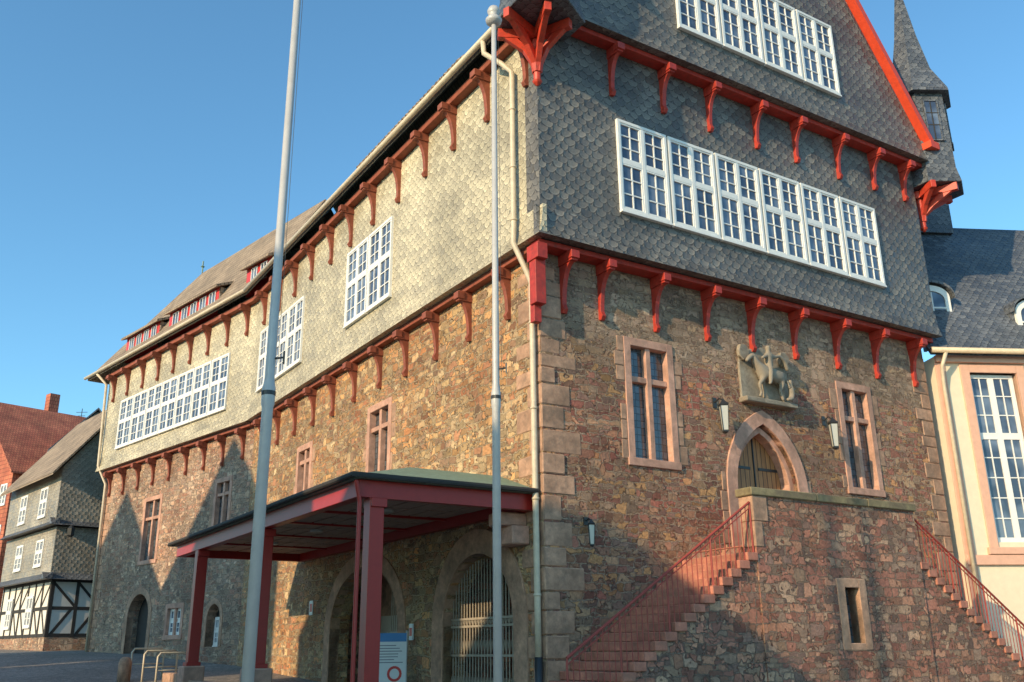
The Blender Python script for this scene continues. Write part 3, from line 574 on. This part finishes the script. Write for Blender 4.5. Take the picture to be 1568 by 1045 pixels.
# ================================================================ ground
m=MB(); xs=[-1500,-400,-150,-80]+[-60+3*i for i in range(41)]+[90,150,400,1500]; ys=[-1500,-300,-80]+[-60+3*i for i in range(61)]+[160,300,1500]
vs=[(x,y,gz(x,y)) for y in ys for x in xs]; nx=len(xs); fs=[(j*nx+i,j*nx+i+1,(j+1)*nx+i+1,(j+1)*nx+i) for j in range(len(ys)-1) for i in range(nx-1)]
m.add(vs,fs); m.fin('ground','cob')
# ================================================================ right neighbour
NB=empty('cream_mansard_house'); N=Frame(13.05,27.55,math.radians(84),1)
m=MB(); m.fill(N,[(0,-2),(14,-2),(14,8.4),(0,8.4)],[[(1.05,2.75),(2.6,2.75),(2.6,7.9),(1.05,7.9)],[(4.2,2.75),(5.75,2.75),(5.75,7.9),(4.2,7.9)],[(7.4,2.75),(8.9,2.75),(8.9,7.9),(7.4,7.9)]],-.5,0); m.box(N,-.0,.5,-8,-.5,-2,8.4); m.fin('cream_walls','cream',NB)
m=MB()
for u in (1.05,4.2,7.4):
    m.box(N,u-.28,u,-.2,.06,2.6,8.15); m.box(N,u+1.55,u+1.83,-.2,.06,2.6,8.15); m.box(N,u,u+1.55,-.2,.06,7.9,8.15); m.box(N,u-.35,u+1.9,-.2,.12,2.4,2.6)
m.box(N,0,14,0,.1,2.1,2.38); m.box(N,0,14,0,.15,8.2,8.42); m.box(N,-.02,.3,.0,.05,-2,8.19); m.fin('pink_trim','pinkp',NB,.01)
fr=MB();g=MB()
for u in (1.05,4.2,7.4): wwin(fr,g,N,u+.02,u+1.53,2.78,7.88,-.2,1,(5,3),1,.07,.62)
DM=((.1,-.75,10.35),(3.3,-.4,9.8),(6.6,-.4,9.8))
for u,o,zc in DM:
    w=1.25; pts=arch(u,u+w,zc-.9,zc+.35,zc+.75,6); inn=arch(u+.17,u+w-.17,zc-.7,zc+.25,zc+.55,6)
    fr.fill(N,pts,[inn],o-.1,o); g.fill(N,arch(u+.1,u+w-.1,zc-.75,zc+.3,zc+.65,6),[],o-.08,o-.04); fr.box(N,u+w/2-.03,u+w/2+.03,o-.04,o-.005,zc-.7,zc+.5); fr.box(N,u+.17,u+w-.17,o-.04,o-.008,zc-.05,zc)
fr.fin('white_windows','white',NB); g.fin('panes','glass',NB)
m=MB(); m.slab([N.p(-.3,.35,8.5),N.p(14,.35,8.5),N.p(14,-3.6,14.6),N.p(-.3,-3.6,14.6)],.15); m.slab([N.p(-.3,-3.6,14.6),N.p(14,-3.6,14.6),N.p(14,-8,15.6),N.p(-.3,-8,15.6)],.1)
for u,o,zc in DM:
    w=1.25; a=arch(u-.12,u+w+.12,zc-.4,zc+.4,zc+.9,6)
    for k in range(1,len(a)-2): m.prism([N.p(a[k][0],o+.12,a[k][1]),N.p(a[k+1][0],o+.12,a[k+1][1]),N.p(a[k+1][0],o-2.2,a[k+1][1]+.05),N.p(a[k][0],o-2.2,a[k][1]+.05)],[N.p(a[k][0],o+.12,a[k][1]-.09),N.p(a[k+1][0],o+.12,a[k+1][1]-.09),N.p(a[k+1][0],o-2.2,a[k+1][1]-.04),N.p(a[k][0],o-2.2,a[k][1]-.04)])
    m.box(N,u-.1,u+.0,o-2,o-.11,zc-.9,zc+.4); m.box(N,u+w,u+w+.1,o-2,o-.11,zc-.9,zc+.4)
m.box(N,2.2,3.5,-4.2,-3.2,14.2,15.6); m.prism([N.p(2.05,-3.05,15.6),N.p(3.65,-3.05,15.6),N.p(3.65,-4.35,15.6),N.p(2.05,-4.35,15.6)],[N.p(2.6,-3.5,16.2),N.p(3.1,-3.5,16.2),N.p(3.1,-3.8,16.2),N.p(2.6,-3.8,16.2)])
m.fin('mansard_roof','slD',NB)
m=MB(); m.tube([N.p(-.3,.45,8.48),N.p(14,.45,8.48)],.09); m.tube([N.p(.15,.45,8.4),N.p(.05,.3,8.0),N.p(.1,.16,7.5),N.p(.1,.16,-1)],.06); m.fin('gutter_and_pipe','zinc',NB,0,True)
# ================================================================ timber house far left
HT=empty('half_timbered_house'); A=Frame(-24.0,49.6,math.atan2(.74,.67),1); D=Frame(-24.0,49.6,math.atan2(-.67,.74),-1)
m=MB(); m.box(A,0,6,-9,0,-.5,.75); m.fin('stone_base','rubB',HT)
m=MB(); m.box(A,.02,5.98,-8.98,-.02,.75,3.7); m.fin('infill_panels','wht',HT)
m=MB()
for F,Lg in ((A,5.98),(D,8.9)):
    for u in [0,1.25,2.5,3.75,5.0,6.2,7.4,8.6]:
        if u<Lg: m.box(F,u,u+.17,-.1,.02,.75,3.7)
    for z in (.76,2.1,3.5): m.box(F,0,Lg,-.1,.01,z,z+.17)
    for u in (.17,1.42,3.9,5.2):
        if u+1.08<Lg:
            for a,c in (((u,.9),(u+1.05,2.15)),((u+1.05,2.25),(u,3.5))): m.proU(F,[(a[0],a[1]),(a[0]+.18,a[1]),(c[0]+.0,c[1]),(c[0]-.18,c[1])],-.05,.004)
m.fin('timber_frame','tim',HT)
m=MB(); m.box(A,-.2,6,-9,.2,3.7,6.3); m.box(A,-.35,6,-9,.35,6.42,9.4); m.proU(A,[(-.35,9.4),(6.0,9.4),(6.0,11.9),(2.9,13.6)],-9,.349)
m.fin('slate_upper_storeys','slH',HT)
m=MB(); m.proO(A,[(.2,3.95),(.6,3.6),(.2,3.62)],-.6,6); m.proO(A,[(.2,6.75),(.65,6.35),(.2,6.38)],-.6,6); m.proO(D,[(.2,3.95),(.6,3.6),(.2,3.62)],-.6,9);m.proO(D,[(.2,6.75),(.65,6.35),(.2,6.38)],-.6,9); m.fin('pent_eaves','slD',HT)
m=MB(); m.slab([A.p(-.9,.7,9.05),A.p(-.9,-9.2,9.05),A.p(2.9,-9.2,13.9),A.p(2.9,.7,13.9)],.15); m.slab([A.p(2.9,.7,13.9),A.p(2.9,-9.2,13.9),A.p(6.7,-9.2,9.05),A.p(6.7,.7,9.05)],.15); m.fin('tiled_roof','tile',HT)
fr=MB();g=MB(); wwin(fr,g,A,2.1,3.1,7.1,8.5,.35,1,(2,1),1,.06)
for u in (1.5,5.2): wwin(fr,g,D,u,u+1.3,7.0,8.6,.35,1,(2,1),1,.06); wwin(fr,g,D,u,u+1.3,4.4,5.8,.2,1,(2,1),1,.06)
wwin(fr,g,D,2.6,3.7,1.3,2.9,.02,1,(2,1),1,.06); wwin(fr,g,D,6.4,7.4,1.3,2.9,.02,1,(2,1),1,.06)
fr.fin('house_windows','white',HT); g.fin('house_panes','glass',HT)
m=MB(); m.tube([A.p(.3,.1,6.2),A.p(.3,.9,6.3)],.03,6); m.lathe(A.p(.3,.95,5.7),[(.08,0),(.18,.1),(.2,.45),(.05,.6)],6)
m.tube([A.p(3.9,.1,4.9),A.p(3.9,.9,5.2)],.025,6); m.lathe(A.p(3.9,.9,4.6),[(.08,0),(.16,.1),(.18,.4),(.05,.55)],6); m.fin('house_lantern','blk',HT)
def house(name,x,y,az,w,d,hw,hr,roof,wall):
    P=empty(name); F=Frame(x,y,az,1); m=MB(); m.proU(F,[(0,-1),(w,-1),(w,hw),(w/2,hr-.25),(0,hw)],-d,0); m.fin('walls',wall,P)
    m=MB(); m.slab([F.p(-.4,.3,hw-.35),F.p(-.4,-d-.3,hw-.35),F.p(w/2,-d-.3,hr),F.p(w/2,.3,hr)],.15); m.slab([F.p(w/2,.3,hr),F.p(w/2,-d-.3,hr),F.p(w+.4,-d-.3,hw-.35),F.p(w+.4,.3,hw-.35)],.15); m.fin('roof',roof,P)
    fr=MB();g=MB(); z=1.2
    while z+1.6<hw:
        u=.9
        while u+1.1<w: wwin(fr,g,F,u,u+1.1,z,z+1.5,0,1,(2,1),1,.06); u+=2.3
        z+=2.9
    if fr.v: fr.fin('windows','white',P); g.fin('panes','glass',P)
    return F,P
F1,P1=house('red_roof_house',-46,74,math.radians(130),14,10,12.5,18.6,'rtile','rtile')
F2,P2=house('red_roof_house',-48,92,math.radians(40),10,16,17,22.8,'rtile','plas')
F3,P3=house('grey_gable_house',-32.6,65,math.radians(60),5.0,8,14.0,17.0,'slD','slH')
m=MB(); m.box(F2,2,2.8,-4,-3,19,23.6); m.fin('chimney','rtile',P2)
m=MB(); m.box(F1,5,5.8,-6,-5.2,16,20.4); m.fin('chimney','rtile',P1)
m=MB(); c=F2.p(5,-2,22.5); m.tube([c,c+Vector((0,0,2.4))],.04,5); m.tube([c+Vector((-.6,0,2.0)),c+Vector((.6,0,2.0))],.03,5); m.tube([c+Vector((-.4,0,1.6)),c+Vector((.4,0,1.6))],.03,5); m.fin('antenna','blk',P2)
# ================================================================ houses across the square
EL=math.radians(22); sd=Vector((-.675,-.737,0)).normalized(); az_s=math.atan2(sd.x,sd.y)
O=Frame(0,0,0,1); O.d=Vector((.737,-.675,0)).normalized(); O.n=-sd; O.o=sd*13
def opp(w0,w1,he,hp):
    P=empty('gabled_townhouse'); m=MB(); m.proU(O,[(w0,-2.5),(w1,-2.5),(w1,he),((w0+w1)/2,hp),(w0,he)],-9,0); m.fin('walls','plas',P)
    m=MB(); wm=(w0+w1)/2
    m.slab([O.p(w0-.3,.3,he),O.p(w0-.3,-9.3,he),O.p(wm,-9.3,hp+.2),O.p(wm,.3,hp+.2)],.15); m.slab([O.p(wm,.3,hp+.2),O.p(wm,-9.3,hp+.2),O.p(w1+.3,-9.3,he),O.p(w1+.3,.3,he)],.15); m.fin('roof','rtile',P)
    fr=MB();g=MB(); z=-.3
    while z+2<he:
        u=w0+1
        while u+1.2<w1-.5: wwin(fr,g,O,u,u+1.2,z,z+1.6,0,1,(2,1),1,.06); u+=2.4
        z+=3
    fr.fin('windows','white',P); g.fin('panes','glass',P)
opp(-16.5,-8.5,11.4,14.4); opp(-26.6,-17,13.2,16.6); opp(-40,-29.6,16.2,21.8); opp(-50,-40.5,16.0,21.0)
# ================================================================ light, sky, camera
w=bpy.data.worlds.new('World'); scn.world=w; w.use_nodes=True; nt=w.node_tree; nt.nodes.clear()
sky=nt.nodes.new('ShaderNodeTexSky'); sky.sky_type='NISHITA'; sky.sun_disc=False; sky.sun_elevation=EL; sky.sun_rotation=az_s; sky.air_density=1.0; sky.dust_density=.6; sky.ozone_density=1.5
mx=nt.nodes.new('ShaderNodeMix'); mx.data_type='RGBA'; mx.blend_type='MULTIPLY'; mx.inputs[0].default_value=1; mx.inputs[7].default_value=(1.0,1.6,1.75,1); nt.links.new(sky.outputs[0],mx.inputs[6])
bg=nt.nodes.new('ShaderNodeBackground'); bg.inputs[1].default_value=.145; o=nt.nodes.new('ShaderNodeOutputWorld'); nt.links.new(mx.outputs[2],bg.inputs[0]); nt.links.new(bg.outputs[0],o.inputs[0])
sl=bpy.data.lights.new('sun','SUN'); sl.energy=5; sl.angle=math.radians(.5); sl.color=(1,.77,.47); so=bpy.data.objects.new('sun',sl); COL.objects.link(so)
tosun=Vector((sd.x*math.cos(EL),sd.y*math.cos(EL),math.sin(EL))); so.rotation_euler=tosun.to_track_quat('Z','Y').to_euler(); so.location=tosun*60
cam=bpy.data.cameras.new('camera'); co=bpy.data.objects.new('camera',cam); COL.objects.link(co); scn.camera=co
cam.sensor_width=36; cam.lens=1423.1/1568*36; cam.clip_end=5000
co.matrix_world=Matrix.Rotation(math.pi/2+.3182,4,'X')@Matrix.Rotation(-.0118,4,'Z')
scn.view_settings.view_transform='Standard'; scn.view_settings.look='None'; scn.view_settings.exposure=0; scn.view_settings.gamma=1
